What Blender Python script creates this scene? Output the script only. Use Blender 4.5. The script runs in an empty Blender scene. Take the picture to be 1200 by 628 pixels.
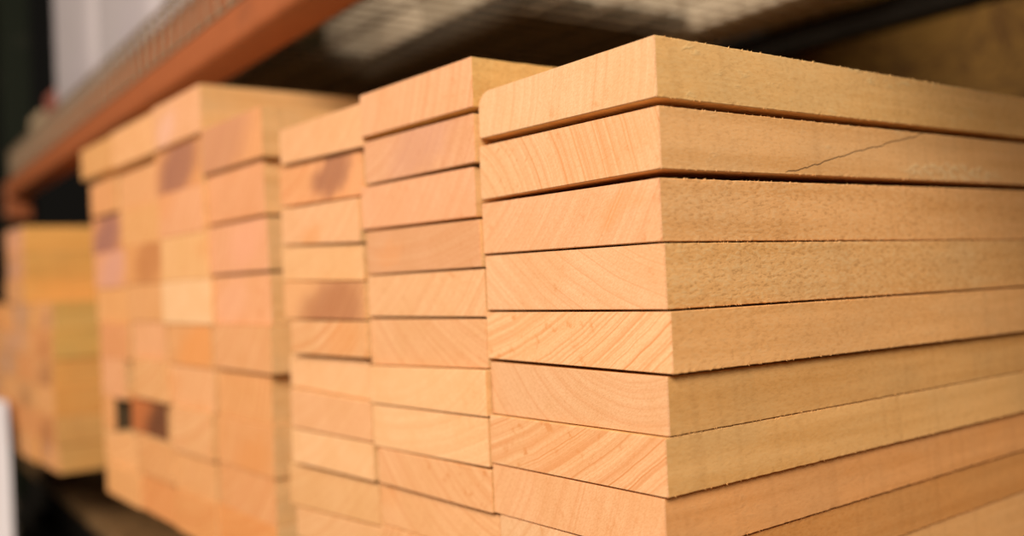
import bpy, bmesh, math, random
import numpy as np
from mathutils import Matrix, Vector, noise

random.seed(11)
SC = bpy.context.scene
COL = SC.collection
ZO = 1.22                      # the lumber's reference level above the warehouse floor


# ----------------------------------------------------------------------------- helpers
def mat_new(name):
    m = bpy.data.materials.new(name)
    m.use_nodes = True
    nt = m.node_tree
    for n in list(nt.nodes):
        nt.nodes.remove(n)
    out = nt.nodes.new('ShaderNodeOutputMaterial')
    bs = nt.nodes.new('ShaderNodeBsdfPrincipled')
    nt.links.new(bs.outputs[0], out.inputs[0])
    return m, nt, bs


class G:
    """small node-graph writer"""
    def __init__(self, nt):
        self.nt = nt

    def put(self, sock, v):
        if isinstance(v, bpy.types.NodeSocket):
            self.nt.links.new(v, sock)
        elif v is not None:
            if isinstance(v, (tuple, list)) and len(v) == 3 and sock.type == 'RGBA':
                v = (*v, 1)
            sock.default_value = v

    def math(self, op, a, b=None, c=None, clamp=False):
        n = self.nt.nodes.new('ShaderNodeMath')
        n.operation = op
        n.use_clamp = clamp
        self.put(n.inputs[0], a)
        if b is not None:
            self.put(n.inputs[1], b)
        if c is not None:
            self.put(n.inputs[2], c)
        return n.outputs[0]

    def vmath(self, op, a, b=None):
        n = self.nt.nodes.new('ShaderNodeVectorMath')
        n.operation = op
        self.put(n.inputs[0], a)
        if b is not None:
            self.put(n.inputs[1], b)
        return n.outputs['Value'] if op in ('LENGTH', 'DOT_PRODUCT', 'DISTANCE') else n.outputs[0]

    def noise(self, vec, scale=1.0, detail=2.0, rough=.5, dims='3D', w=None):
        n = self.nt.nodes.new('ShaderNodeTexNoise')
        n.noise_dimensions = dims
        if vec is not None and dims != '1D':
            self.put(n.inputs['Vector'], vec)
        if w is not None:
            self.put(n.inputs['W'], w)
        n.inputs['Scale'].default_value = scale
        n.inputs['Detail'].default_value = detail
        n.inputs['Roughness'].default_value = rough
        return n.outputs['Fac'], n.outputs['Color']

    def mix(self, fac, a, b, mode='MIX'):
        n = self.nt.nodes.new('ShaderNodeMix')
        n.data_type = 'RGBA'
        n.blend_type = mode
        n.clamp_factor = True
        self.put(n.inputs[0], fac)
        self.put(n.inputs[6], a)
        self.put(n.inputs[7], b)
        return n.outputs[2]

    def ramp(self, fac, a, b, c=0.0, d=1.0):
        n = self.nt.nodes.new('ShaderNodeMapRange')
        n.interpolation_type = 'SMOOTHSTEP'
        self.put(n.inputs[0], fac)
        self.put(n.inputs[1], a)
        self.put(n.inputs[2], b)
        self.put(n.inputs[3], c)
        self.put(n.inputs[4], d)
        return n.outputs[0]

    def attr(self, name):
        n = self.nt.nodes.new('ShaderNodeAttribute')
        n.attribute_name = name
        return n

    def sep(self, v):
        n = self.nt.nodes.new('ShaderNodeSeparateXYZ')
        self.put(n.inputs[0], v)
        return n.outputs

    def comb(self, x, y, z):
        n = self.nt.nodes.new('ShaderNodeCombineXYZ')
        for s, v in zip(n.inputs, (x, y, z)):
            self.put(s, v)
        return n.outputs[0]

    def obj(self):
        return self.nt.nodes.new('ShaderNodeTexCoord').outputs['Object']

    def bump(self, h, strength, dist):
        n = self.nt.nodes.new('ShaderNodeBump')
        n.inputs['Strength'].default_value = strength
        n.inputs['Distance'].default_value = dist
        self.put(n.inputs['Height'], h)
        return n.outputs[0]


# ----------------------------------------------------------------------------- wood
def end_grain_material():
    m, nt, bs = mat_new('sawn_end_grain')
    g = G(nt)
    co = g.obj()
    x, y, z = g.sep(co)
    seed = g.attr('seed').outputs['Vector']
    pith = g.attr('pith').outputs['Vector']
    px, pz, contrast = g.sep(pith)
    flat = g.comb(x, 0.0, z)
    sco = g.vmath('ADD', flat, seed)
    _, warpc = g.noise(sco, 28, 2)
    wx, wy, wz = g.sep(g.vmath('SUBTRACT', warpc, (.5, .5, .5)))
    dx = g.math('SUBTRACT', g.math('ADD', x, g.math('MULTIPLY', wx, .004)), px)
    dz = g.math('SUBTRACT', g.math('ADD', z, g.math('MULTIPLY', wz, .004)), pz)
    d = g.math('SQRT', g.math('ADD', g.math('MULTIPLY', dx, dx), g.math('MULTIPLY', dz, dz)))
    sx, sy, sz = g.sep(seed)
    dd = g.math('ADD', d, sx)
    broad, _ = g.noise(None, 150, 3, .7, '1D', dd)
    ringn, _ = g.noise(None, 430, 3, .6, '1D', dd)
    line = g.ramp(ringn, .52, .72)                       # thin latewood lines
    wide = g.ramp(broad, .38, .68)
    patch, _ = g.noise(sco, 22, 3, .6)
    # where the saw tore the rings deeper: feathery orange flecks
    ang = g.math('ARCTAN2', dz, dx)
    fleck, _ = g.noise(g.comb(g.math('MULTIPLY', ang, 25.0), g.math('MULTIPLY', dd, 60.0), sy), 1.6, 4, .65)
    fl = g.math('MULTIPLY', g.ramp(fleck, .56, .74), g.ramp(patch, .42, .62))
    f = g.math('ADD', g.math('MULTIPLY', line, .42), g.math('MULTIPLY', wide, .38))
    f = g.math('MULTIPLY', g.math('ADD', f, g.math('MULTIPLY', fl, .95)), g.math('MULTIPLY', contrast, 1.5), clamp=True)
    col = g.mix(f, (.92, .56, .31), (.72, .285, .10))
    col = g.mix(g.ramp(patch, .35, .7, 0, .45), col, (.80, .44, .20))
    fine, _ = g.noise(g.comb(g.math('ADD', g.math('MULTIPLY', x, 260.), g.math('MULTIPLY', z, 420.)),
                             sx, g.math('SUBTRACT', g.math('MULTIPLY', z, 900.), g.math('MULTIPLY', x, 700.))), 1.0, 2, .6)
    col = g.mix(g.ramp(fine, .35, .75, 0, .40), col, (.64, .30, .105))
    pore, _ = g.noise(sco, 900, 1, .5)
    col = g.mix(g.ramp(pore, .70, .82, 0, .5), col, (.42, .19, .07))
    col = g.mix(1.0, col, (.805, .79, .775), 'MULTIPLY')
    col = g.mix(1.0, col, g.attr('tint').outputs['Color'], 'MULTIPLY')
    # knots and stained heartwood
    spot = g.attr('spot').outputs['Vector']
    qx, qz, qr = g.sep(spot)
    sc = g.attr('spotcol')
    _, w2 = g.noise(sco, 45, 3, .6)
    ux, uy, uz = g.sep(g.vmath('SUBTRACT', w2, (.5, .5, .5)))
    ex = g.math('ADD', g.math('SUBTRACT', x, qx), g.math('MULTIPLY', ux, .035))
    ez = g.math('ADD', g.math('SUBTRACT', z, qz), g.math('MULTIPLY', uz, .03))
    ex = g.math('ADD', g.math('MULTIPLY', ex, .62), g.math('MULTIPLY', ez, -.45))
    ed = g.math('DIVIDE', g.math('SQRT', g.math('ADD', g.math('MULTIPLY', ex, ex), g.math('MULTIPLY', ez, ez))), qr)
    sm = g.math('MULTIPLY', g.ramp(ed, .35, 1.0, 1.0, 0.0), sc.outputs['Alpha'])
    sm = g.math('MULTIPLY', sm, g.math('ADD', .7, g.math('MULTIPLY', line, .5)), clamp=True)
    col = g.mix(sm, col, sc.outputs['Color'])
    nt.links.new(col, bs.inputs['Base Color'])
    bs.inputs['Roughness'].default_value = .72
    bs.inputs['Specular IOR Level'].default_value = .25
    h = g.math('ADD', g.math('MULTIPLY', fine, .7), g.math('ADD', g.math('MULTIPLY', ringn, .5), g.math('MULTIPLY', pore, .5)))
    nt.links.new(g.bump(h, .25, .0006), bs.inputs['Normal'])
    return m


def side_grain_material(name, crack=None, torn=None, pale=.6):
    m, nt, bs = mat_new(name)
    g = G(nt)
    co = g.obj()
    x, y, z = g.sep(co)
    seed = g.attr('seed').outputs['Vector']
    sx, sy, sz = g.sep(seed)
    across = g.math('ADD', z, g.math('MULTIPLY', x, .9))       # works on edges and on faces
    rough = g.sep(g.attr('rough').outputs['Vector'])[0]
    st, _ = g.noise(g.comb(g.math('ADD', g.math('MULTIPLY', y, 3.5), sx), sy, g.math('MULTIPLY', across, 75.)), 1.0, 4, .6)
    broad, _ = g.noise(g.comb(g.math('ADD', g.math('MULTIPLY', y, 9.), sx), sy, g.math('MULTIPLY', across, 22.)), 1.0, 3, .55)
    peb, _ = g.noise(g.comb(g.math('ADD', g.math('MULTIPLY', y, 240.), sx), sy, g.math('MULTIPLY', across, 620.)), 1.0, 2, .55)
    fuzz, _ = g.noise(g.comb(g.math('ADD', g.math('MULTIPLY', y, 130.), sx), sz, g.math('MULTIPLY', across, 260.)), 1.0, 3, .6)
    saw, _ = g.noise(g.comb(g.math('ADD', g.math('MULTIPLY', y, 95.), g.math('MULTIPLY', across, 10.)), sz, sx), 1.0, 1, .5)
    col = g.mix(g.ramp(st, .30, .72), (.98, .575, .25), (.82, .445, .165))
    col = g.mix(g.ramp(broad, .40, .72, 0, .6), col, (.80, .50, .235))
    col = g.mix(g.ramp(saw, .50, .75, 0, .12), col, (.40, .19, .06))
    light = g.math('MULTIPLY', g.ramp(peb, .50, .64), rough)
    col = g.mix(g.math('MULTIPLY', light, .36), col, (.92, .66, .36))
    dark = g.math('MULTIPLY', g.ramp(peb, .46, .30), rough)
    col = g.mix(g.math('MULTIPLY', dark, .42), col, (.46, .24, .09))
    col = g.mix(g.ramp(fuzz, .50, .72, 0, .22), col, (.62, .33, .12))
    tornf, _ = g.noise(g.comb(g.math('ADD', g.math('MULTIPLY', y, 28.), sz), sx, g.math('MULTIPLY', across, 60.)), 1.0, 3, .6)
    tm = g.math('MULTIPLY', g.ramp(tornf, .55, .72), g.ramp(fuzz, .42, .62))
    tw = g.sep(g.attr('rough').outputs['Vector'])[1]
    col = g.mix(g.math('MULTIPLY', g.math('MULTIPLY', tm, tw), .6), col, (.90, .66, .36))
    height = g.math('ADD', g.math('MULTIPLY', peb, g.math('MULTIPLY', rough, .9)), g.math('MULTIPLY', fuzz, .5))
    height = g.math('ADD', height, g.math('MULTIPLY', g.math('MULTIPLY', tm, tw), .8))
    if torn:
        ty, tz, ry, rz = torn
        _, wv = g.noise(g.comb(g.math('MULTIPLY', y, 90.), 0., g.math('MULTIPLY', z, 200.)), 1.0, 3)
        a, b, c = g.sep(g.vmath('SUBTRACT', wv, (.5, .5, .5)))
        q = g.math('ADD', g.math('POWER', g.math('ABSOLUTE', g.math('DIVIDE', g.math('ADD', g.math('SUBTRACT', y, ty), g.math('MULTIPLY', a, .03)), ry)), 2.),
                   g.math('POWER', g.math('ABSOLUTE', g.math('DIVIDE', g.math('ADD', g.math('SUBTRACT', z, tz), g.math('MULTIPLY', b, .012)), rz)), 2.))
        tq = g.math('MULTIPLY', g.ramp(q, .4, 1.0, 1., 0.), g.ramp(fuzz, .38, .6))
        col = g.mix(g.math('MULTIPLY', tq, pale), col, (.95, .72, .40))
        height = g.math('ADD', height, g.math('MULTIPLY', tq, 1.0))
    col = g.mix(1.0, col, (.815, .815, .815), 'MULTIPLY')
    col = g.mix(1.0, col, g.attr('stint').outputs['Color'], 'MULTIPLY')
    if crack:
        y0, z0, y1, z1 = crack
        n1, _ = g.noise(g.comb(g.math('MULTIPLY', y, 70.), 0., 3.7), 1.0, 3, .6)
        zl = g.math('ADD', z0, g.math('MULTIPLY', g.math('SUBTRACT', y, y0), (z1 - z0) / (y1 - y0)))
        zl = g.math('ADD', zl, g.math('MULTIPLY', g.math('SUBTRACT', n1, .5), .0055))
        dist = g.math('ABSOLUTE', g.math('SUBTRACT', z, zl))
        mk = g.ramp(dist, .00015, .00055, 1., 0.)
        mk = g.math('MULTIPLY', mk, g.math('MULTIPLY', g.ramp(y, y0 - .006, y0), g.ramp(y, y1, y1 + .02, 1., 0.)))
        col = g.mix(g.math('MULTIPLY', mk, .85), col, (.09, .045, .02))
        height = g.math('SUBTRACT', height, g.math('MULTIPLY', mk, 2.0))
    nt.links.new(col, bs.inputs['Base Color'])
    bs.inputs['Roughness'].default_value = .68
    bs.inputs['Specular IOR Level'].default_value = .25
    nt.links.new(g.bump(height, .42, .0008), bs.inputs['Normal'])
    return m


END = end_grain_material()
SIDE = side_grain_material('sawn_long_grain')
SIDE_CRACKED = side_grain_material('sawn_long_grain_split', crack=(.118, .0042, .286, .0396), torn=(.32, .0105, .085, .0075))



def paint(name, base, rough=.5, var=.25, scale=30, metal=0.0, dirt=(.1, .08, .06), dirt_amt=.3, bump=.1):
    m, nt, bs = mat_new(name)
    g = G(nt)
    co = g.obj()
    a, _ = g.noise(co, scale, 4, .6)
    b, _ = g.noise(co, scale * .22, 3, .6)
    c = g.mix(g.ramp(a, .3, .75, 0, var), base, tuple(v * .6 for v in base))
    c = g.mix(g.ramp(b, .55, .8, 0, dirt_amt), c, dirt)
    nt.links.new(c, bs.inputs['Base Color'])
    bs.inputs['Roughness'].default_value = rough
    bs.inputs['Metallic'].default_value = metal
    bs.inputs['Specular IOR Level'].default_value = .2
    nt.links.new(g.bump(a, bump, .001), bs.inputs['Normal'])
    return m


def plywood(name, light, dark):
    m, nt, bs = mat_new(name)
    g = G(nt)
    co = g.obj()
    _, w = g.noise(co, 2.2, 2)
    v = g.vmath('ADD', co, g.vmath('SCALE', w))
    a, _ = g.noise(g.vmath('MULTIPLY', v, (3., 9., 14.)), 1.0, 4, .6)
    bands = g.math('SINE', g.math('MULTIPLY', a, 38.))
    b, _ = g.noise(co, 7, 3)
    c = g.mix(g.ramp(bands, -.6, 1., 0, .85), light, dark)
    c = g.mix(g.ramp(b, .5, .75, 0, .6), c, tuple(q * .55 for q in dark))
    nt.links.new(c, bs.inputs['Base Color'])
    bs.inputs['Roughness'].default_value = .7
    return m


ORANGE = paint('orange_rack_enamel', (.36, .105, .036), .5, .3, 40, 0, (.16, .06, .03), .35)
GREEN = paint('dark_green_rack_enamel', (.007, .010, .003), .6, .3, 40)
WIRE = paint('galvanised_wire', (.31, .225, .14), .5, .3, 90, .2)
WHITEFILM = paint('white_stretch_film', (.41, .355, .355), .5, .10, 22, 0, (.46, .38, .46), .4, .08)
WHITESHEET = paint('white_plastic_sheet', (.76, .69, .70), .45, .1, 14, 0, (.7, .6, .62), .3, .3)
PALEBOARD = paint('pale_fibreboard', (.58, .46, .32), .8, .5, 26, 0, (.16, .11, .06), .75)
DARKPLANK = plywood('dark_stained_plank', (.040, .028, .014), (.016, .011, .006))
PLY = plywood('tan_plywood', (.27, .135, .023), (.13, .055, .009))
DECKPLY = plywood('shelf_plywood', (.20, .105, .035), (.12, .06, .016))
TIMBER = plywood('rough_bearer_timber', (.42, .25, .09), (.28, .15, .05))
BLACKSTEEL = paint('black_steel', (.010, .007, .004), .95, .3, 40)
REDCARD = paint('red_brown_card', (.30, .10, .07), .7, .3, 20)
TANCARD = paint('tan_card', (.42, .30, .18), .75, .3, 20)
CONCRETE = paint('concrete', (.28, .25, .20), .6, .2, 5, 0, (.30, .26, .2), .4)
WALLPAINT = paint('dark_wall', (.03, .026, .02), .85, .3, 3)


# ----------------------------------------------------------------------------- object helpers
def tag(o, label=None, cat=None, group=None, kind=None):
    if label:
        o['label'] = label
    if cat:
        o['category'] = cat
    if group:
        o['group'] = group
    if kind:
        o['kind'] = kind
    return o


def thing(name, label, cat, loc, rz=0.0, group=None):
    o = bpy.data.objects.new(name, None)
    o.empty_display_size = .05
    o.location = loc
    o.rotation_euler = (0, 0, rz)
    COL.objects.link(o)
    return tag(o, label, cat, group)


class MB:
    """collects shapes into one mesh"""
    def __init__(self):
        self.bm = bmesh.new()

    def box(self, x0, x1, y0, y1, z0, z1, bev=0.0):
        r = bmesh.ops.create_cube(self.bm, size=1.0)
        vs = r['verts']
        for v in vs:
            v.co = Vector(((x0 + x1) / 2 + v.co.x * (x1 - x0), (y0 + y1) / 2 + v.co.y * (y1 - y0), (z0 + z1) / 2 + v.co.z * (z1 - z0)))
        if bev:
            es = list({e for v in vs for e in v.link_edges})
            bmesh.ops.bevel(self.bm, geom=es, offset=bev, segments=2, profile=.5, affect='EDGES')
        return self

    def tube(self, pts, r, n=8):
        bm = self.bm
        rings = []
        P = [Vector(p) for p in pts]
        for i, p in enumerate(P):
            t = (P[min(i + 1, len(P) - 1)] - P[max(i - 1, 0)]).normalized()
            a = t.orthogonal().normalized() if i == 0 else (prev - t * prev.dot(t)).normalized()
            prev = a
            b = t.cross(a)
            rings.append([bm.verts.new(p + (a * math.cos(2 * math.pi * k / n) + b * math.sin(2 * math.pi * k / n)) * r) for k in range(n)])
        for q, w in zip(rings, rings[1:]):
            for k in range(n):
                bm.faces.new((q[k], q[(k + 1) % n], w[(k + 1) % n], w[k]))
        bm.faces.new(rings[0][::-1])
        bm.faces.new(rings[-1])
        return self

    def profile(self, pts, axis, a, b):
        """closed profile swept straight; axis 'x': pts are (y,z); axis 'z': pts are (x,y)"""
        bm = self.bm
        f = (lambda p, s: (s, p[0], p[1])) if axis == 'x' else (lambda p, s: (p[0], p[1], s))
        A = [bm.verts.new(f(p, a)) for p in pts]
        B = [bm.verts.new(f(p, b)) for p in pts]
        n = len(pts)
        for k in range(n):
            bm.faces.new((A[k], A[(k + 1) % n], B[(k + 1) % n], B[k]))
        bm.faces.new(A[::-1])
        bm.faces.new(B)
        return self

    def build(self, name, mat, parent=None, loc=None, smooth=False):
        bmesh.ops.recalc_face_normals(self.bm, faces=self.bm.faces[:])
        me = bpy.data.meshes.new(name)
        self.bm.to_mesh(me)
        self.bm.free()
        me.materials.append(mat)
        if smooth:
            for p in me.polygons:
                p.use_smooth = True
        o = bpy.data.objects.new(name, me)
        COL.objects.link(o)
        if parent:
            o.parent = parent
        if loc:
            o.location = loc
        return o


# ----------------------------------------------------------------------------- boards
def const_attr(me, name, kind, val):
    a = me.attributes.new(name, kind, 'POINT')
    n = len(me.vertices)
    if kind == 'FLOAT_VECTOR':
        a.data.foreach_set('vector', np.tile(np.array(val, np.float32), n))
    else:
        a.data.foreach_set('color', np.tile(np.array(val, np.float32), n))


def perimeter(W, step, chamf, rounds):
    """cross-section loop of (x, z, arris flag), counter-clockwise seen from the front, starting bottom-left"""
    w, h = W
    corners = [(0, 0), (w, 0), (w, h), (0, h)]
    pts = []
    for i in range(4):
        cx, cz = corners[i]
        nx, nz = corners[(i + 1) % 4]
        L = math.hypot(nx - cx, nz - cz)
        ux, uz = (nx - cx) / L, (nz - cz) / L
        px_, pz_ = corners[i - 1]
        Lp = math.hypot(px_ - cx, pz_ - cz)
        vx, vz = (px_ - cx) / Lp, (pz_ - cz) / Lp
        r = rounds.get(i, chamf)
        rn = rounds.get((i + 1) % 4, chamf)
        # rounded corner i from the incoming side to the outgoing side
        ks = 7 if i in rounds else 2
        ctr = (cx + (ux + vx) * r, cz + (uz + vz) * r)
        for k in range(ks):
            t = k / (ks - 1) * math.pi / 2
            pts.append((ctr[0] - ux * r * math.cos(t) - vx * r * math.sin(t),
                        ctr[1] - uz * r * math.cos(t) - vz * r * math.sin(t), 1.0))
        n = max(1, int((L - r - rn) / step))
        for k in range(1, n):
            s = r + (L - r - rn) * k / n
            pts.append((cx + ux * s, cz + uz * s, 1.0 if min(s - r, L - rn - s) < .0012 else 0.0))
    return pts


def board(name, row, end_mat, side_mat, look, back=(0, 0), length=1.0, fine=0, rounds=None, chamf=.0007, warp=0.0):
    xl, xr, ztl, ztr, zbl, zbr, y0 = row
    w = xr - xl
    h = (ztl + ztr - zbl - zbr) / 2
    zb = min(zbl, zbr)
    ox, oz = (xl + xr) / 2, zb
    step = .0022 if fine == 2 else (.006 if fine == 1 else .03)
    per = perimeter((w, h), step, chamf, rounds or {})
    U = np.array([p[0] / w for p in per])
    V = np.array([p[1] / h for p in per])
    E_ = np.array([p[2] for p in per])
    ctr_u, ctr_v = U - .5, V - .5
    if fine == 2:
        ys = list(np.arange(.0008, .5, .0035)) + list(np.linspace(.5, length, 14))
    elif fine == 1:
        ys = list(np.arange(.0008, .2, .01)) + list(np.linspace(.2, length, 12))
    else:
        ys = [.0008, .05, .2, .5, length]
    ys = [0.0] + ys
    sd = random.random() * 100
    n = len(per)
    verts = []
    for k, y in enumerate(ys):
        t = min(1.0, y / .43)
        t = t * t * (3 - 2 * t) * .35 + t * .65
        top, bot = back[0] * t, back[1] * t
        bow = warp * math.sin(math.pi * min(y, 1.0))
        zL = (zbl + bot) * (1 - V) + (ztl + top) * V
        zR = (zbr + bot) * (1 - V) + (ztr + top) * V
        zz = zL * (1 - U) + zR * U - oz
        xx = xl + U * w - ox + bow
        if k == 0:
            ins = chamf
            xx = xx - np.sign(ctr_u) * np.minimum(ins, np.abs(ctr_u) * w)
            zz = zz - np.sign(ctr_v) * np.minimum(ins, np.abs(ctr_v) * h)
        if fine:
            amp = .00032 if fine == 2 else .0003
            for q in range(n):
                if E_[q]:
                    a = noise.noise(Vector((sd + y * 330, U[q] * 3, V[q] * 3))) + .6 * noise.noise(Vector((sd + y * 900, U[q] * 3, V[q] * 3)))
                    xx[q] += math.copysign(amp, ctr_u[q]) * a
                    zz[q] += math.copysign(amp, ctr_v[q]) * a
        for q in range(n):
            yy = y
            if k <= 1 and fine:
                yy += .00025 * noise.noise(Vector((sd + U[q] * w * 500, V[q] * h * 500, 1.3))) if k == 1 else 0
            verts.append((xx[q], yy, zz[q]))
    faces, mi = [], []
    faces.append(tuple(range(n)))
    mi.append(0)
    for k in range(len(ys) - 1):
        a, b = k * n, (k + 1) * n
        for q in range(n):
            r = (q + 1) % n
            faces.append((a + q, b + q, b + r, a + r))
            mi.append(0 if k == 0 else 1)
    last = (len(ys) - 1) * n
    faces.append(tuple(range(last + n - 1, last - 1, -1)))
    mi.append(0)
    if fine == 2:                      # saw whiskers left standing on the arrises
        for s in range(90):
            y = random.uniform(.004, .46)
            t = min(1.0, y / .43)
            up = random.random() < .62
            z = (ztr + back[0] * t if up else zbr + back[1] * t) - oz
            x = xr - ox
            L = random.uniform(.0006, .0018)
            wd = random.uniform(.00012, .00028)
            dy = random.uniform(-1, 1) * L
            b0 = len(verts)
            sgn = 1 if up else -1
            verts += [(x - .0006, y - wd, z - sgn * .0005), (x - .0006, y + wd, z - sgn * .0005), (x + .0001, y, z - sgn * .0009),
                      (x + random.uniform(-.0002, .0007), y + dy, z + sgn * L * (.55 if up else .3))]
            faces += [(b0, b0 + 1, b0 + 3), (b0 + 1, b0 + 2, b0 + 3), (b0 + 2, b0, b0 + 3)]
            mi += [1, 1, 1]
    me = bpy.data.meshes.new(name)
    me.from_pydata(verts, [], faces)
    me.materials.append(end_mat)
    me.materials.append(side_mat)
    me.polygons.foreach_set('material_index', mi)
    rx = lambda: random.uniform(-50, 50)
    const_attr(me, 'seed', 'FLOAT_VECTOR', look.get('seed', (rx(), rx(), rx())))
    ang, R, con = look.get('ring', (random.uniform(100, 160), random.uniform(.12, .35), .95))
    a = math.radians(ang)
    const_attr(me, 'pith', 'FLOAT_VECTOR', (R * math.cos(a), h / 2 + R * math.sin(a), con))
    tv = look.get('tint', (1, 1, 1))
    const_attr(me, 'tint', 'FLOAT_COLOR', (*[c ** 1.2 for c in tv], 1))
    const_attr(me, 'stint', 'FLOAT_COLOR', (*look.get('stint', (1, 1, 1)), 1))
    const_attr(me, 'rough', 'FLOAT_VECTOR', look.get('rough', (.5, .2, 0)))
    sp = look.get('spot')
    if sp:                             # (fraction across, fraction up, radius, colour, strength)
        const_attr(me, 'spot', 'FLOAT_VECTOR', ((sp[0] - .5) * w, sp[1] * h, sp[2]))
        const_attr(me, 'spotcol', 'FLOAT_COLOR', (*sp[3], sp[4]))
    else:
        const_attr(me, 'spot', 'FLOAT_VECTOR', (9, 9, .01))
        const_attr(me, 'spotcol', 'FLOAT_COLOR', (0, 0, 0, 0))
    me.update()
    o = bpy.data.objects.new(name, me)
    o.location = (ox, y0, oz + ZO)
    COL.objects.link(o)
    return o


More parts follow.
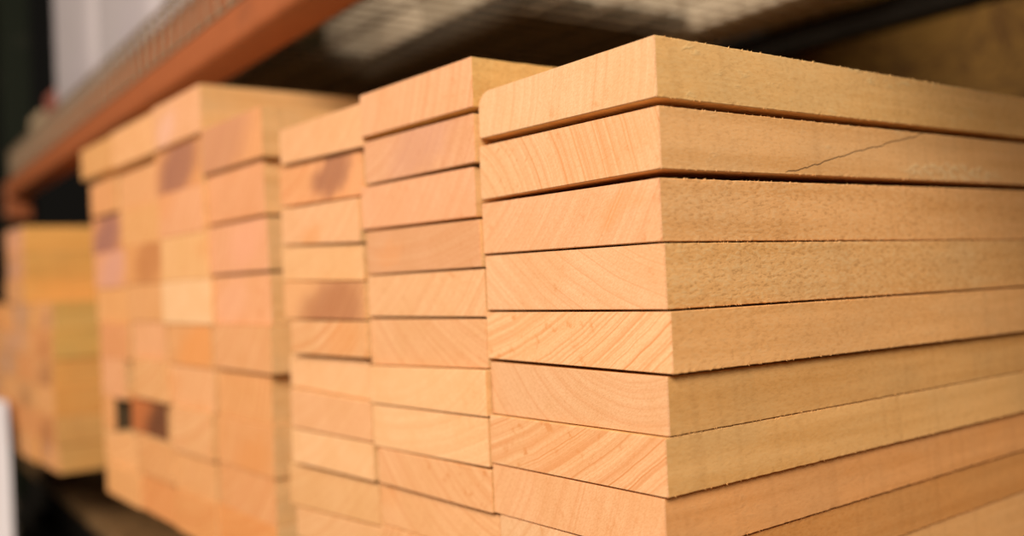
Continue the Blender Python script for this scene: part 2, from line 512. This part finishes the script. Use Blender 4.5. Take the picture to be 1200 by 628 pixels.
# front face of every board: left x, right x, top-left z, top-right z, bottom-left z, bottom-right z, front y
STACKS = {
 'A': [
  (-0.1744, 0.0009, 0.0374, 0.0397, 0.0047, 0.004, 0.0004),
  (-0.1761, 0.0015, -0.0005, -0.0009, -0.0389, -0.0371, 0.0007),
  (-0.1757, -0.0005, -0.0416, -0.042, -0.0775, -0.0785, 0.0009),
  (-0.1746, 0.0008, -0.079, -0.0796, -0.1176, -0.1175, 0.0013),
  (-0.1754, 0.0038, -0.1191, -0.1187, -0.152, -0.1543, 0.0007),
  (-0.1735, -0.0016, -0.1544, -0.156, -0.1911, -0.1902, 0.0013),
  (-0.1735, -0.0024, -0.1917, -0.1908, -0.2257, -0.2249, -0.0014),
  (-0.1742, -0.0065, -0.2268, -0.2261, -0.2613, -0.2604, -0.0001),
  (-0.1698, -0.0087, -0.262, -0.2619, -0.2956, -0.2964, 0.0013),
  (-0.17, -0.0106, -0.2962, -0.2971, -0.3315, -0.3315, 0.0004),
 ],
 'B': [
  (-0.3408, -0.1753, 0.0648, 0.0635, 0.029, 0.0275, -0.004),
  (-0.3386, -0.1767, 0.0246, 0.0232, -0.0112, -0.0118, -0.0031),
  (-0.3523, -0.1826, -0.0118, -0.0141, -0.0484, -0.0501, -0.0002),
  (-0.3424, -0.1762, -0.051, -0.0527, -0.0871, -0.0867, -0.002),
  (-0.3467, -0.176, -0.0879, -0.088, -0.1229, -0.1224, 0.0004),
  (-0.3465, -0.1767, -0.1251, -0.124, -0.1639, -0.1594, 0.0006),
  (-0.342, -0.1741, -0.1645, -0.16, -0.1956, -0.1932, -0.0039),
  (-0.3428, -0.1759, -0.1969, -0.1944, -0.2323, -0.2294, -0.0023),
  (-0.3381, -0.1748, -0.2329, -0.2314, -0.2625, -0.2619, -0.0018),
  (-0.3449, -0.1737, -0.2657, -0.2636, -0.2988, -0.2968, 0.0033),
  (-0.3447, -0.1723, -0.2994, -0.2976, -0.331, -0.331, 0.0021),
 ],
 'C': [
  (-0.5095, -0.3414, 0.0601, 0.0591, 0.0259, 0.0218, -0.0027),
  (-0.5246, -0.353, 0.0253, 0.0212, -0.0141, -0.0181, 0.0024),
  (-0.5122, -0.3534, -0.018, -0.0203, -0.0524, -0.0589, -0.0029),
  (-0.5221, -0.3559, -0.0534, -0.0604, -0.0878, -0.092, 0.0009),
  (-0.5126, -0.3497, -0.0893, -0.0932, -0.1251, -0.1256, -0.003),
  (-0.4977, -0.3472, -0.1274, -0.1269, -0.1591, -0.1582, -0.004),
  (-0.5184, -0.3559, -0.1615, -0.1601, -0.1926, -0.1952, 0.003),
  (-0.5079, -0.3461, -0.1938, -0.1958, -0.2318, -0.2295, -0.0023),
  (-0.5093, -0.3456, -0.2333, -0.2309, -0.2663, -0.2629, -0.0023),
  (-0.5309, -0.3497, -0.2711, -0.2661, -0.3119, -0.3023, 0.0039),
  (-0.5162, -0.348, -0.3125, -0.3035, -0.341, -0.341, 0.003),
 ],
 'D': [
  (-0.7322, -0.5563, 0.0928, 0.0928, 0.0411, 0.0411, -0.0017),
  (-0.7312, -0.5679, 0.0396, 0.0396, -0.0171, -0.0171, 0.0037),
  (-0.7218, -0.5566, -0.0213, -0.0213, -0.0761, -0.0761, 0.0003),
  (-0.7144, -0.556, -0.0792, -0.0792, -0.1327, -0.1327, 0.0014),
  (-0.7147, -0.5522, -0.133, -0.133, -0.1831, -0.1831, -0.0024),
  (-0.7211, -0.5689, -0.185, -0.185, -0.2381, -0.2381, 0.0035),
  (-0.7235, -0.5649, -0.2384, -0.2384, -0.2922, -0.2922, 0.0015),
  (-0.7273, -0.5685, -0.2925, -0.2925, -0.3422, -0.3422, 0.0037),
  (-0.7309, -0.5676, -0.3425, -0.3425, -0.397, -0.397, 0.0031),
 ],
 'E': [
  (-0.9109, -0.7328, 0.1485, 0.1485, 0.0924, 0.0924, -0.0016),
  (-0.9086, -0.7388, 0.0867, 0.0867, 0.0324, 0.0324, -0.0011),
  (-0.8959, -0.7318, 0.0321, 0.0321, -0.0238, -0.0238, -0.0027),
  (-0.8918, -0.7224, -0.0241, -0.0241, -0.0801, -0.0801, -0.0028),
  (-0.8924, -0.7153, -0.0804, -0.0804, -0.1338, -0.1338, -0.0035),
  (-0.8816, -0.7246, -0.1341, -0.1341, -0.1852, -0.1852, -0.0016),
  (-0.8843, -0.7265, -0.1855, -0.1855, -0.2369, -0.2369, 0.0008),
  (-0.8707, -0.7296, -0.2372, -0.2372, -0.2931, -0.2931, -0.004),
  (-0.8775, -0.735, -0.2934, -0.2934, -0.3435, -0.3435, 0.0014),
  (-0.8748, -0.7315, -0.3438, -0.3438, -0.397, -0.397, -0.0013),
 ],
 'F': [
  (-1.1079, -0.9155, 0.1451, 0.1451, 0.0913, 0.0913, -0.0015),
  (-1.0887, -0.9178, 0.0803, 0.0803, 0.027, 0.027, 0.0025),
  (-1.0788, -0.9045, 0.0267, 0.0267, -0.0264, -0.0264, -0.0002),
  (-1.0592, -0.8961, -0.0267, -0.0267, -0.0802, -0.0802, -0.0015),
  (-1.0579, -0.8995, -0.0805, -0.0805, -0.1328, -0.1328, -0.0002),
  (-1.0441, -0.9007, -0.1331, -0.1331, -0.1833, -0.1833, 0.0016),
  (-1.0342, -0.8849, -0.1836, -0.1836, -0.2384, -0.2384, -0.0035),
  (-1.0749, -0.9128, -0.2387, -0.2387, -0.2899, -0.2899, 0.0038),
  (-1.0214, -0.8781, -0.2902, -0.2902, -0.3412, -0.3412, -0.0038),
  (-1.0265, -0.8884, -0.3415, -0.3415, -0.397, -0.397, 0.002),
 ],
 'G': [
  (-1.3084, -1.1288, 0.1454, 0.1454, 0.096, 0.096, 0.0028),
  (-1.2296, -1.0948, 0.08, 0.08, 0.0287, 0.0287, -0.0039),
  (-1.2521, -1.0893, 0.0284, 0.0284, -0.0282, -0.0282, 0.0023),
  (-1.2306, -1.0653, -0.0285, -0.0285, -0.0824, -0.0824, -0.0011),
  (-1.2299, -1.0653, -0.0827, -0.0827, -0.1371, -0.1371, 0.0006),
  (-1.2041, -1.051, -0.1374, -0.1374, -0.1882, -0.1882, -0.0039),
  (-1.2027, -1.0755, -0.1885, -0.1885, -0.2471, -0.2471, -0.0036),
  (-1.2039, -1.1368, -0.2474, -0.2474, -0.2971, -0.2971, -0.0026),
  (-1.2255, -1.0564, -0.2974, -0.2974, -0.3488, -0.3488, 0.0036),
  (-1.1986, -1.0271, -0.3491, -0.3491, -0.397, -0.397, -0.0024),
 ],
}


N = (1.0, 1.0, 1.0)
PINK = (1.02, .86, .95)
ROSE = (.90, .68, .66)
PALE = (1.08, 1.12, 1.22)
OCHRE = (.96, .88, .70)
ORNG = (1.0, .84, .66)
PURPLE = (.20, .085, .085)
BROWN = (.26, .085, .025)
DARK = (.06, .03, .018)
AMBER = (.66, .25, .07)

ORD = ['topmost', 'second', 'third', 'fourth', 'fifth', 'sixth', 'seventh', 'eighth', 'ninth', 'tenth', 'eleventh', 'twelfth']

# every visible board: (look words for the label, properties)
LOOKS = {
 'A': [
  ('wide pale', dict(tint=(.98, 1.0, 1.0), stint=(1.06, 1.06, .94), ring=(168, .30, .42), rough=(.55, 1.0, 0))),
  ('split-edged', dict(tint=N, stint=(1.06, 1.0, .95), ring=(203, .15, .85), rough=(.6, .75, 0), spot=(.70, .62, .042, AMBER, .34))),
  ('peach', dict(tint=(1, .93, .92), stint=(1.08, .98, .90), ring=(140, .3, .5), rough=(1.0, .1, 0), spot=(.80, .62, .016, AMBER, .40))),
  ('pebbly-edged', dict(tint=(1, .96, .94), stint=(1.04, .98, .88), ring=(60, .33, .5), rough=(1.25, .2, 0))),
  ('boldly striped', dict(tint=(1.06, 1.04, 1.0), stint=(1.08, .98, .88), ring=(118, .40, .95), rough=(.6, .2, 0))),
  ('tan', dict(tint=(.95, .90, .86), stint=(.92, .84, .68), ring=(60, .12, .42), rough=(.45, .1, 0))),
  ('orange-streaked', dict(tint=(1.02, .98, .93), stint=(1.05, 1.0, .86), ring=(118, .42, 1.25), rough=(.4, .15, 0), spot=(.45, .55, .026, AMBER, .25))),
  ('ray-flecked peach', dict(tint=(1, .92, .86), stint=(1.04, .84, .70), ring=(155, .30, .45), rough=(.35, .35, 0))),
  ('reddish brown edged', dict(tint=N, stint=(.90, .70, .50), ring=(140, .3, .6), rough=(.6, .1, 0))),
  ('lowest visible, pale edged', dict(tint=N, stint=(1.1, 1.0, .9), rough=(.4, .1, 0))),
 ],
 'B': [
  ('curved-grain', dict(tint=(1, .91, .90), ring=(158, .20, .62), stint=(1.02, 1.02, .82), rough=(.8, .3, 0))),
  ('dusky pink', dict(tint=(.94, .84, .84), ring=(135, .13, .55), spot=(.55, .72, .040, (.52, .25, .17), .55))),
  ('striped pink', dict(tint=(1, .90, .92), ring=(135, .33, .55))),
  ('dull tan', dict(tint=(.90, .80, .76), ring=(95, .4, .38), spot=(.22, .45, .016, AMBER, .35))),
  ('pale striped', dict(tint=(1, .96, .92), ring=(130, .35, .50))),
  ('fan-grained', dict(tint=(.97, .90, .83), ring=(55, .30, .55))),
  ('smooth pale', dict(tint=(1.06, 1.04, .98), ring=(110, .2, .35))),
  ('light creamy', dict(tint=(1.06, 1.04, .98), ring=(100, .4, .40))),
  ('coarsely striped', dict(tint=(1.02, .95, .88), ring=(50, .4, .85))),
  ('ochre', dict(tint=(1, .92, .82), ring=(60, .25, .45), spot=(.05, .75, .02, AMBER, .4))),
  ('lowest', dict(tint=(1, .92, .82))),
 ],
 'C': [
  ('clean peach', dict(tint=(1, .93, .88), ring=(120, .3, .35))),
  ('brown-flecked', dict(tint=(1, .86, .76), spot=(.66, .66, .030, (.24, .085, .05), .9))),
  ('amber-spotted', dict(tint=(1.02, .96, .93), spot=(.42, .25, .020, AMBER, .6), ring=(120, .3, .4))),
  ('light tan', dict(tint=(1, .96, .86), ring=(110, .3, .3))),
  ('dark-bellied', dict(tint=(1, .90, .78), spot=(.62, .16, .055, (.34, .12, .05), .95), ring=(130, .3, .6))),
  ('brown-hearted', dict(tint=(1, .93, .84), spot=(.72, .45, .026, AMBER, .5))),
  ('bright pale', dict(tint=(1.05, 1.02, .97), ring=(120, .3, .35))),
  ('plain orange', dict(tint=(1.02, .94, .88), ring=(120, .3, .35))),
  ('glowing pale', dict(tint=(1.07, 1.05, .99), ring=(120, .3, .30))),
  ('plain ochre', dict(tint=(.98, .93, .80), ring=(120, .3, .35))),
  ('partly hidden', dict(tint=(1, .94, .84), ring=(120, .3, .45))),
 ],
 'D': [
  ('red-stained', dict(tint=(1, .86, .74), spot=(.30, .50, .075, (.46, .20, .11), .8))),
  ('dusky rose', dict(tint=(.98, .82, .76), ring=(120, .3, .55))),
  ('pinkish pale', dict(tint=(1.04, .92, .94), spot=(.66, .6, .04, (.74, .33, .2), .5))),
  ('soft pink', dict(tint=(1.05, .93, .90), spot=(.3, .4, .04, (.74, .36, .22), .4))),
  ('even tan', dict(tint=(1.0, .90, .80))),
  ('orange-tan', dict(tint=(1.0, .87, .70))),
  ('amber-marked', dict(tint=(1.0, .86, .70), spot=(.6, .2, .04, AMBER, .6))),
  ('smooth peach', dict(tint=(1.0, .86, .72))),
  ('deep orange', dict(tint=(1.0, .78, .54))),
 ],
 'E': [
  ('pale pinkish', dict(tint=(1.04, .97, .98), spot=(.30, .35, .03, (.75, .45, .40), .4))),
  ('purple-stained', dict(tint=(1, .84, .68), spot=(.50, .52, .062, (.24, .09, .07), .95))),
  ('soft pink', dict(tint=(1.04, .92, .90), spot=(.15, .75, .03, AMBER, .5))),
  ('light yellow', dict(tint=(1.06, 1.04, .90), spot=(.92, .65, .02, AMBER, .4))),
  ('very pale cream', dict(tint=(1.10, 1.12, 1.10), ring=(120, .3, .2))),
  ('orange-blotched', dict(tint=(1, .88, .72), spot=(.68, .35, .055, (.72, .27, .07), .8))),
  ('pale peach', dict(tint=(1.06, .98, .90), spot=(.08, .5, .025, AMBER, .5))),
  ('light tan', dict(tint=(1.05, .98, .88))),
  ('warm tan', dict(tint=(1.02, .92, .76))),
  ('orange', dict(tint=(1.0, .82, .60))),
 ],
 'F': [
  ('light cream', dict(tint=(1.06, 1.0, .90))),
  ('plain peach', dict(tint=(1.02, .92, .82))),
  ('ochre-tinged', dict(tint=(1.02, .94, .76))),
  ('brown-knotted', dict(tint=(1.0, .86, .66), spot=(.70, .62, .058, (.44, .16, .05), .95))),
  ('even tan', dict(tint=(1.0, .90, .74))),
  ('pinkish pale', dict(tint=(1.06, .96, .92))),
  ('light tan', dict(tint=(1.03, .96, .82))),
  ('dark-hearted', dict(tint=(.74, .46, .30), spot=(.88, .35, .065, (.05, .022, .012), 1.0))),
  ('plain orange', dict(tint=(1.0, .88, .70))),
  ('deep orange', dict(tint=(1.0, .78, .56))),
 ],
 'G': [
  ('ochre', dict(tint=(.96, .88, .68))),
  ('plain peach', dict(tint=(1.0, .86, .72))),
  ('purple-knotted', dict(tint=(.98, .80, .66), spot=(.50, .34, .068, (.24, .10, .10), .95))),
  ('pinkish grey', dict(tint=(1.02, .88, .92), spot=(.6, .5, .05, (.55, .28, .26), .5))),
  ('light ochre', dict(tint=(1.05, .94, .74))),
  ('reddish tan', dict(tint=(1.0, .82, .70))),
  ('pale pink', dict(tint=(1.06, .94, .90))),
  ('narrow shade-edged', dict(tint=(1.02, .88, .70), stint=(.10, .11, .12))),  # near-black side tint paints in the shade of the gap beside this board
  ('cream', dict(tint=(1.10, 1.02, .86))),
  ('light orange', dict(tint=(1.05, .94, .74))),
 ],
}
WHERE = {
 'A': 'the sharp nearest stack', 'B': 'the second stack from the right', 'C': 'the third stack from the right',
 'D': 'the fourth stack from the right', 'E': 'the fifth stack from the right', 'F': 'the sixth stack from the right',
 'G': 'the seventh stack from the right',
}
GROUP = {
 'A': 'boards of the nearest stack', 'B': 'boards of the second stack', 'C': 'boards of the third stack',
 'D': 'boards of the fourth stack', 'E': 'boards of the fifth stack', 'F': 'boards of the sixth stack', 'G': 'boards of the seventh stack',
}
# how far top and bottom of each nearest board rise or sink along its length
BACK = [(-.0012, .0013), (.0006, .0022), (.0024, -.0020), (-.0016, -.0018), (-.0022, -.0024), (-.0026, .0000),
        (-.0001, .0010), (.0008, .0035), (.0033, .0046), (.0044, -.000)]

for key, rows in STACKS.items():
    fine = {'A': 2, 'B': 1, 'C': 1}.get(key, 0)
    for i, row in enumerate(rows):
        words, look = LOOKS[key][i]
        sm = {('A', 1): SIDE_CRACKED, }.get((key, i), SIDE)
        kw = {}
        if key == 'A':
            kw['back'] = BACK[i]
        if (key, i) == ('A', 0):
            kw['rounds'] = {3: .012, 0: .0025}
        o = board('wooden_board', row, END, sm, look, fine=fine, chamf=.0005 if fine == 2 else (.0006 if fine else .0006), **kw)
        if i == 0:
            lab = '%s wooden board, topmost of %s' % (words, WHERE[key])
        elif words.startswith('lowest'):
            lab = '%s wooden board, bottom of %s' % (words, WHERE[key])
        else:
            lab = '%s wooden board, %s from the top of %s' % (words, ORD[i], WHERE[key])
        tag(o, lab, 'board', GROUP[key])

# the far stack by the upright: two short rows on top, then four columns wide
for r in range(9):
    zt = .0545 - r * .0524
    cols = [(-1.785, -1.965)] if r < 3 else [(-1.535 - .171 * c - random.uniform(0, .006), -1.535 - .171 * (c + 1) + .002) for c in range(4)]
    for c, (xr, xl) in enumerate(cols):
        y0 = random.uniform(-.004, .004)
        if r < 3:
            t = [(1.02, .90, .92), (.92, .80, .74), (.95, .84, .72)][r]
        else:
            t = random.choice([(1, .88, .72), (.98, .80, .62), (.92, .84, .70), (1.03, .92, .74)])
        look = dict(tint=t, stint=(random.uniform(1.02, 1.16), random.uniform(.88, 1.02), random.uniform(.54, .70)), rough=(.3, .1, 0))
        if random.random() < .7:
            look['spot'] = (random.uniform(.2, .8), random.uniform(.2, .8), random.uniform(.03, .06), random.choice([PURPLE, (.42, .26, .22), BROWN]), random.uniform(.4, .7))
        o = board('wooden_board', (xl, xr, zt, zt, zt - .0518, zt - .0518, y0), END, SIDE, look, chamf=.0006)
        if r < 3:
            lab = 'blurred wooden board, %s of the three-board pile crowning the far-left stack' % ['top', 'middle', 'bottom'][r]
        else:
            lab = 'blurred board in far-left stack: %s full row down, %s column from its right' % (
                ['first', 'second', 'third', 'fourth', 'fifth', 'sixth'][r - 3], ['first', 'second', 'third', 'fourth'][c])
        tag(o, lab, 'board', 'boards of the far left stack')

# ----------------------------------------------------------------------------- bearers under the lumber, shelf
SHELF = -.555


def bearer(x0, x1, y, ztop, label):
    m = MB().box(x0, x1, -.045, .045, 0, ztop - SHELF, .003)
    o = m.build('timber_bearer', TIMBER, loc=(0, y, SHELF + ZO))
    tag(o, label, 'timber', 'timber bearers under the lumber')


for y, w in ((.34, 'front'), (.82, 'rear')):
    bearer(-1.245, -.555, y, -.3975, w + ' timber bearer on the shelf under the four blurred lumber stacks')
    bearer(-2.23, -1.53, y, -.4175, w + ' timber bearer on the shelf under the far-left lumber stack')
    bearer(-.52, -.342, y, -.3415, w + ' timber bearer on the shelf under the third stack from the right')
    bearer(-.340, -.178, y, -.3315, w + ' timber bearer on the shelf under the second stack from the right')
    bearer(-.172, -.008, y, -.3320, w + ' timber bearer on the shelf under the sharp nearest stack')

# ----------------------------------------------------------------------------- the pallet rack (turned 2.6 degrees to the lumber)
YAW = -math.radians(2.6)
RO = (-.90, .06)


def rk(name, label, cat, z=0.0, group=None):
    return thing(name, label, cat, (RO[0], RO[1], ZO + z), YAW, group)


XL, XR = -1.90, 1.75                   # rack-local ends of the bay


def rack_beam(label, z, mat, rear=False, group=None):
    t = rk('shelf_beam', label, 'beam', z, group)
    if rear:
        prof = [(1.010, .002), (1.012, 0), (1.058, 0), (1.060, .002), (1.060, .040), (1.058, .042), (1.012, .042), (1.010, .040)]
        y0, y1, lo, hi = 1.006, 1.064, -.06, .042
    else:
        prof = [(0, .011), (.0008, .007), (.003, .0033), (.0065, .001), (.011, 0), (.055, 0), (.060, .005), (.060, .130), (.057, .133), (.033, .133),
                (.030, .130), (.030, .053), (.028, .051), (.006, .050), (.002, .048), (0, .043)]
        y0, y1, lo, hi = -.004, .064, -.060, .045
    MB().profile(prof, 'x', XL + .004, XR - .004).build('beam_profile', mat, t)
    for xe, sg in ((XL, 1), (XR, -1)):
        o = MB().box(min(xe, xe + sg * .045), max(xe, xe + sg * .045), y0, y1, lo, hi, .003).build('end_connector', mat, t)
        yr = y1 if rear else y0
        for zz in (lo + .02, hi - .02):
            MB().tube([(xe + sg * .022, yr - .006, zz), (xe + sg * .022, yr + .006, zz)], .007, 10).build('rivet', WIRE, o)
    return t


rack_beam('orange steel rack beam above the lumber, lit along its lower lip', .206, ORANGE, False, 'rack beams')
rack_beam('black rear rack beam behind the lumber above the plywood', .297, BLACKSTEEL, True, 'rack beams')
rack_beam('black steel beam under the front of the lumber shelf', SHELF - .165, BLACKSTEEL, False, 'rack beams')
rack_beam('black rear beam under the back of the lumber shelf', SHELF - .074, BLACKSTEEL, True, 'rack beams')

t = MB().box(XL + .01, XR - .01, .015, 1.05, SHELF - .030, SHELF - .001, .002).build('shelf_board', DECKPLY)
t.location = (RO[0], RO[1], ZO)
t.rotation_euler = (0, 0, YAW)
tag(t, 'brown plywood shelf under the bearers below the lumber stacks', 'shelf')


def upright(y, label):
    t = thing('rack_upright', label, 'upright', (RO[0] + math.cos(YAW) * (XL - .040) - math.sin(YAW) * y, RO[1] + math.sin(YAW) * (XL - .040) + math.cos(YAW) * y, 0), YAW, 'rack uprights')
    c = [(-.039, -.038), (.039, -.038), (.039, .038), (.020, .038), (.020, .034), (.035, .034), (.035, -.034), (-.035, -.034), (-.035, .034), (-.020, .034), (-.020, .038), (-.039, .038)]
    MB().profile(c, 'z', .006, 2.6).build('post', GREEN, t)
    MB().box(-.06, .06, -.06, .06, 0, .007, .002).build('base_plate', GREEN, t)
    return t


upright(.040, 'dark green front rack upright at the left edge')
upright(1.02, 'dark green rear rack upright behind the far-left stack')

# wire deck over the lumber, its front flange hanging over the beam face
t = rk('wire_deck', 'galvanised wire deck with hanging front flange on the orange beam', 'wire deck', .3418)
m = MB()
x = XL + .03
while x < XR - .02:
    m.tube([(x, .011, .002), (x, 1.055, .002)], .0021, 6)
    x += .0420
m.build('long_wires', WIRE, t)
m = MB()
for k in range(11):
    m.tube([(XL + .02, .05 + k * .1, -.0005 + .0066), (XR - .02, .05 + k * .1, -.0005 + .0066)], .0026, 6)
m.build('cross_wires', WIRE, t)
m = MB()
x = XL + .03
while x < XR - .02:
    m.tube([(x, .011, .002), (x, .0115, -.078)], .0030, 6)
    x += .0480
for zz in (-.002, -.078):
    m.tube([(XL + .02, .0085, zz), (XR - .02, .0085, zz)], .0032, 6)
m.build('front_flange', WIRE, t)

# ----------------------------------------------------------------------------- goods on the deck
DZ = .3418 + .0090


def bundle(x0, x1, y0, y1, h, label, seed):
    """film-wrapped bundle: soft box with wrap ridges"""
    bm = bmesh.new()
    bmesh.ops.create_cube(bm, size=1.0)
    bmesh.ops.subdivide_edges(bm, edges=bm.edges[:], cuts=14, use_grid_fill=True)
    for v in bm.verts:
        p = v.co.copy()
        q = Vector((p.x * 2, p.y * 2, p.z * 2))
        n_ = 9.0
        l = (abs(q.x) ** n_ + abs(q.y) ** n_ + abs(q.z) ** n_) ** (1 / n_)
        q = q / max(l, 1e-6)
        w = .004 * noise.noise(Vector((p.x * 3 + seed, p.y * 3, p.z * 9)))
        q = q * (1 + w - .0015 * math.cos(p.z * 40 + p.x * 5))
        v.co = Vector((q.x * (x1 - x0) / 2, q.y * (y1 - y0) / 2, max(0, (q.z + 1) * h / 2)))
    for f in bm.faces:
        f.smooth = True
    me = bpy.data.meshes.new('wrapped_bundle')
    bm.to_mesh(me)
    bm.free()
    me.materials.append(WHITEFILM)
    o = bpy.data.objects.new('wrapped_bundle', me)
    o.location = (RO[0] + (x0 + x1) / 2 * math.cos(YAW) - (y0 + y1) / 2 * math.sin(YAW), RO[1] + (x0 + x1) / 2 * math.sin(YAW) + (y0 + y1) / 2 * math.cos(YAW), ZO + DZ)
    o.rotation_euler = (0, 0, YAW)
    COL.objects.link(o)
    tag(o, label, 'bundle', 'white bundles on the wire deck')


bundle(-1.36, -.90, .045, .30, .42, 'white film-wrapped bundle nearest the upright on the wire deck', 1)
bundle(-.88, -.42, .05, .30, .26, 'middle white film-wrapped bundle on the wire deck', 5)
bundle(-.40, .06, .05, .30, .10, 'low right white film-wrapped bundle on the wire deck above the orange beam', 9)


def rackbox(name, mat, x0, x1, y0, y1, z0, z1, label, cat, group=None, bev=.003):
    o = MB().box(x0, x1, y0, y1, 0, z1 - z0, bev).build(name, mat)
    o.location = (RO[0], RO[1], ZO + z0)
    o.rotation_euler = (0, 0, YAW)
    return tag(o, label, cat, group)


rackbox('small_carton', REDCARD, -1.56, -1.42, .06, .20, DZ + .001, DZ + .10, 'small red-brown carton beside the white bundles on the wire deck', 'carton')
rackbox('small_carton', TANCARD, -1.76, -1.58, .05, .22, DZ + .001, DZ + .07, 'low tan carton near the upright on the wire deck', 'carton')
for k in range(3):
    x = -.85 + k * .43
    o = thing('carton', '%s of three upright pale cartons behind the deck wires above the lumber' % ['left', 'middle', 'right'][k], 'carton',
              (RO[0] + x * math.cos(YAW) - .90 * math.sin(YAW), RO[1] + x * math.sin(YAW) + .90 * math.cos(YAW), ZO + DZ + .0005), YAW, 'pale cartons along the back of the wire deck')
    MB().box(.004, .424, 0, .125, 0, .42, .004).build('box', PALEBOARD, o)
    MB().box(.184, .244, -.0008, .126, .4198, .4208).build('tape', TANCARD, o)
rackbox('fibreboard_offcut', PALEBOARD, -.74, -.30, .515, .60, DZ + .0295, DZ + .20, 'pale fibreboard block on the dark planks, showing as a pale patch behind the orange beam', 'board block')
for k in range(3):
    a, b = (-1.55, .03) if k else (-1.55, -.50)
    y = (.33, .51, .69)[k]
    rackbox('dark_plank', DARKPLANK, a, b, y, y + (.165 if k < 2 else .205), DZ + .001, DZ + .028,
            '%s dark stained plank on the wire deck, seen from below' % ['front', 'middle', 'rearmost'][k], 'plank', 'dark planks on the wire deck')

# plywood standing behind the rack
o = MB().box(-1.2, 1.6, 0, .018, 0, 1.80, .001).build('plywood_sheet', PLY)
o.location = (0, 1.60, .0)
o.rotation_euler = (0, 0, YAW)
tag(o, 'tall tan plywood sheet standing behind the rack at upper right', 'plywood')

# white plastic sheet draped in front of the far-left stack
bm = bmesh.new()
NU, NV = 40, 36
grid = []
for j in range(NV + 1):
    t_ = j / NV
    row_ = []
    for i in range(NU + 1):
        s_ = i / NU
        zt = -.312
        z = zt + (-ZO + .004 - zt) * t_
        xr_ = -1.935 + (z - zt) * (-.64)
        xl_ = -2.45 - .06 * t_
        x = xr_ + (xl_ - xr_) * s_
        y = -.022 - .09 * t_ + .010 * math.sin(s_ * 26 + t_ * 2) * (.25 + .75 * t_) + .006 * math.sin(s_ * 9 + 1 + t_ * 5)
        row_.append(bm.verts.new((x, y, z + ZO)))
    grid.append(row_)
for j in range(NV):
    for i in range(NU):
        f = bm.faces.new((grid[j][i], grid[j][i + 1], grid[j + 1][i + 1], grid[j + 1][i]))
        f.smooth = True
me = bpy.data.meshes.new('plastic_sheet')
bmesh.ops.recalc_face_normals(bm, faces=bm.faces[:])
bm.to_mesh(me)
bm.free()
me.materials.append(WHITESHEET)
o = bpy.data.objects.new('plastic_sheet', me)
COL.objects.link(o)
md = o.modifiers.new('thickness', 'SOLIDIFY')
md.thickness = .003
tag(o, 'white plastic sheet hanging in front of the far-left stack, bottom left corner', 'sheet')

# ----------------------------------------------------------------------------- setting
o = MB().box(-8, 5, -6, 3.0, -.06, 0).build('floor', CONCRETE)
o['kind'] = 'structure'
o = MB().box(-8, 5, 3.0, 3.1, 0, 4.0).build('wall_back', WALLPAINT)
o['kind'] = 'structure'

# ----------------------------------------------------------------------------- light
w = bpy.data.worlds.new('warehouse_ambient')
SC.world = w
w.use_nodes = True
bg = w.node_tree.nodes['Background']
bg.inputs[0].default_value = (1.0, .86, .70, 1)
bg.inputs[1].default_value = .006


def area(name, loc, target, size, size_y, power, col):
    L = bpy.data.lights.new(name, 'AREA')
    L.shape = 'RECTANGLE'
    L.size, L.size_y = size, size_y
    L.energy = power
    L.color = col
    o = bpy.data.objects.new(name, L)
    o.location = loc
    o.rotation_euler = (Vector(target) - Vector(loc)).to_track_quat('-Z', 'Y').to_euler()
    COL.objects.link(o)


area('aisle_lamp', (1.7, -2.1, ZO + 1.5), (.1, -.2, ZO - .3), 1.8, 1.2, 128, (1.0, .90, .78))
area('far_aisle_lamp', (-1.6, -2.7, ZO + 1.7), (-.7, -.2, ZO - .3), 1.8, 1.2, 70, (1.0, .90, .78))

# ----------------------------------------------------------------------------- camera
cam = bpy.data.cameras.new('camera')
co = bpy.data.objects.new('camera', cam)
COL.objects.link(co)
cam.sensor_fit = 'HORIZONTAL'
cam.sensor_width = 36
cam.lens = 1140 / 1200 * 36
cam.clip_start = .01
R = ((.6027, .03557, -.79717), (.79687, .02542, .60361), (-.04173, .99904, .01303))
mw = Matrix(((R[0][0], R[0][1], -R[0][2], .3901), (R[1][0], R[1][1], -R[1][2], -.4028), (R[2][0], R[2][1], -R[2][2], -.0973 + ZO), (0, 0, 0, 1)))
co.matrix_world = mw
cam.dof.use_dof = True
cam.dof.focus_distance = .605
cam.dof.aperture_fstop = 2.4
SC.camera = co

SC.view_settings.view_transform = 'Standard'
SC.view_settings.look = 'None'
SC.view_settings.gamma = 1.0
SC.view_settings.use_curve_mapping = False
SC.view_settings.exposure = 0.30
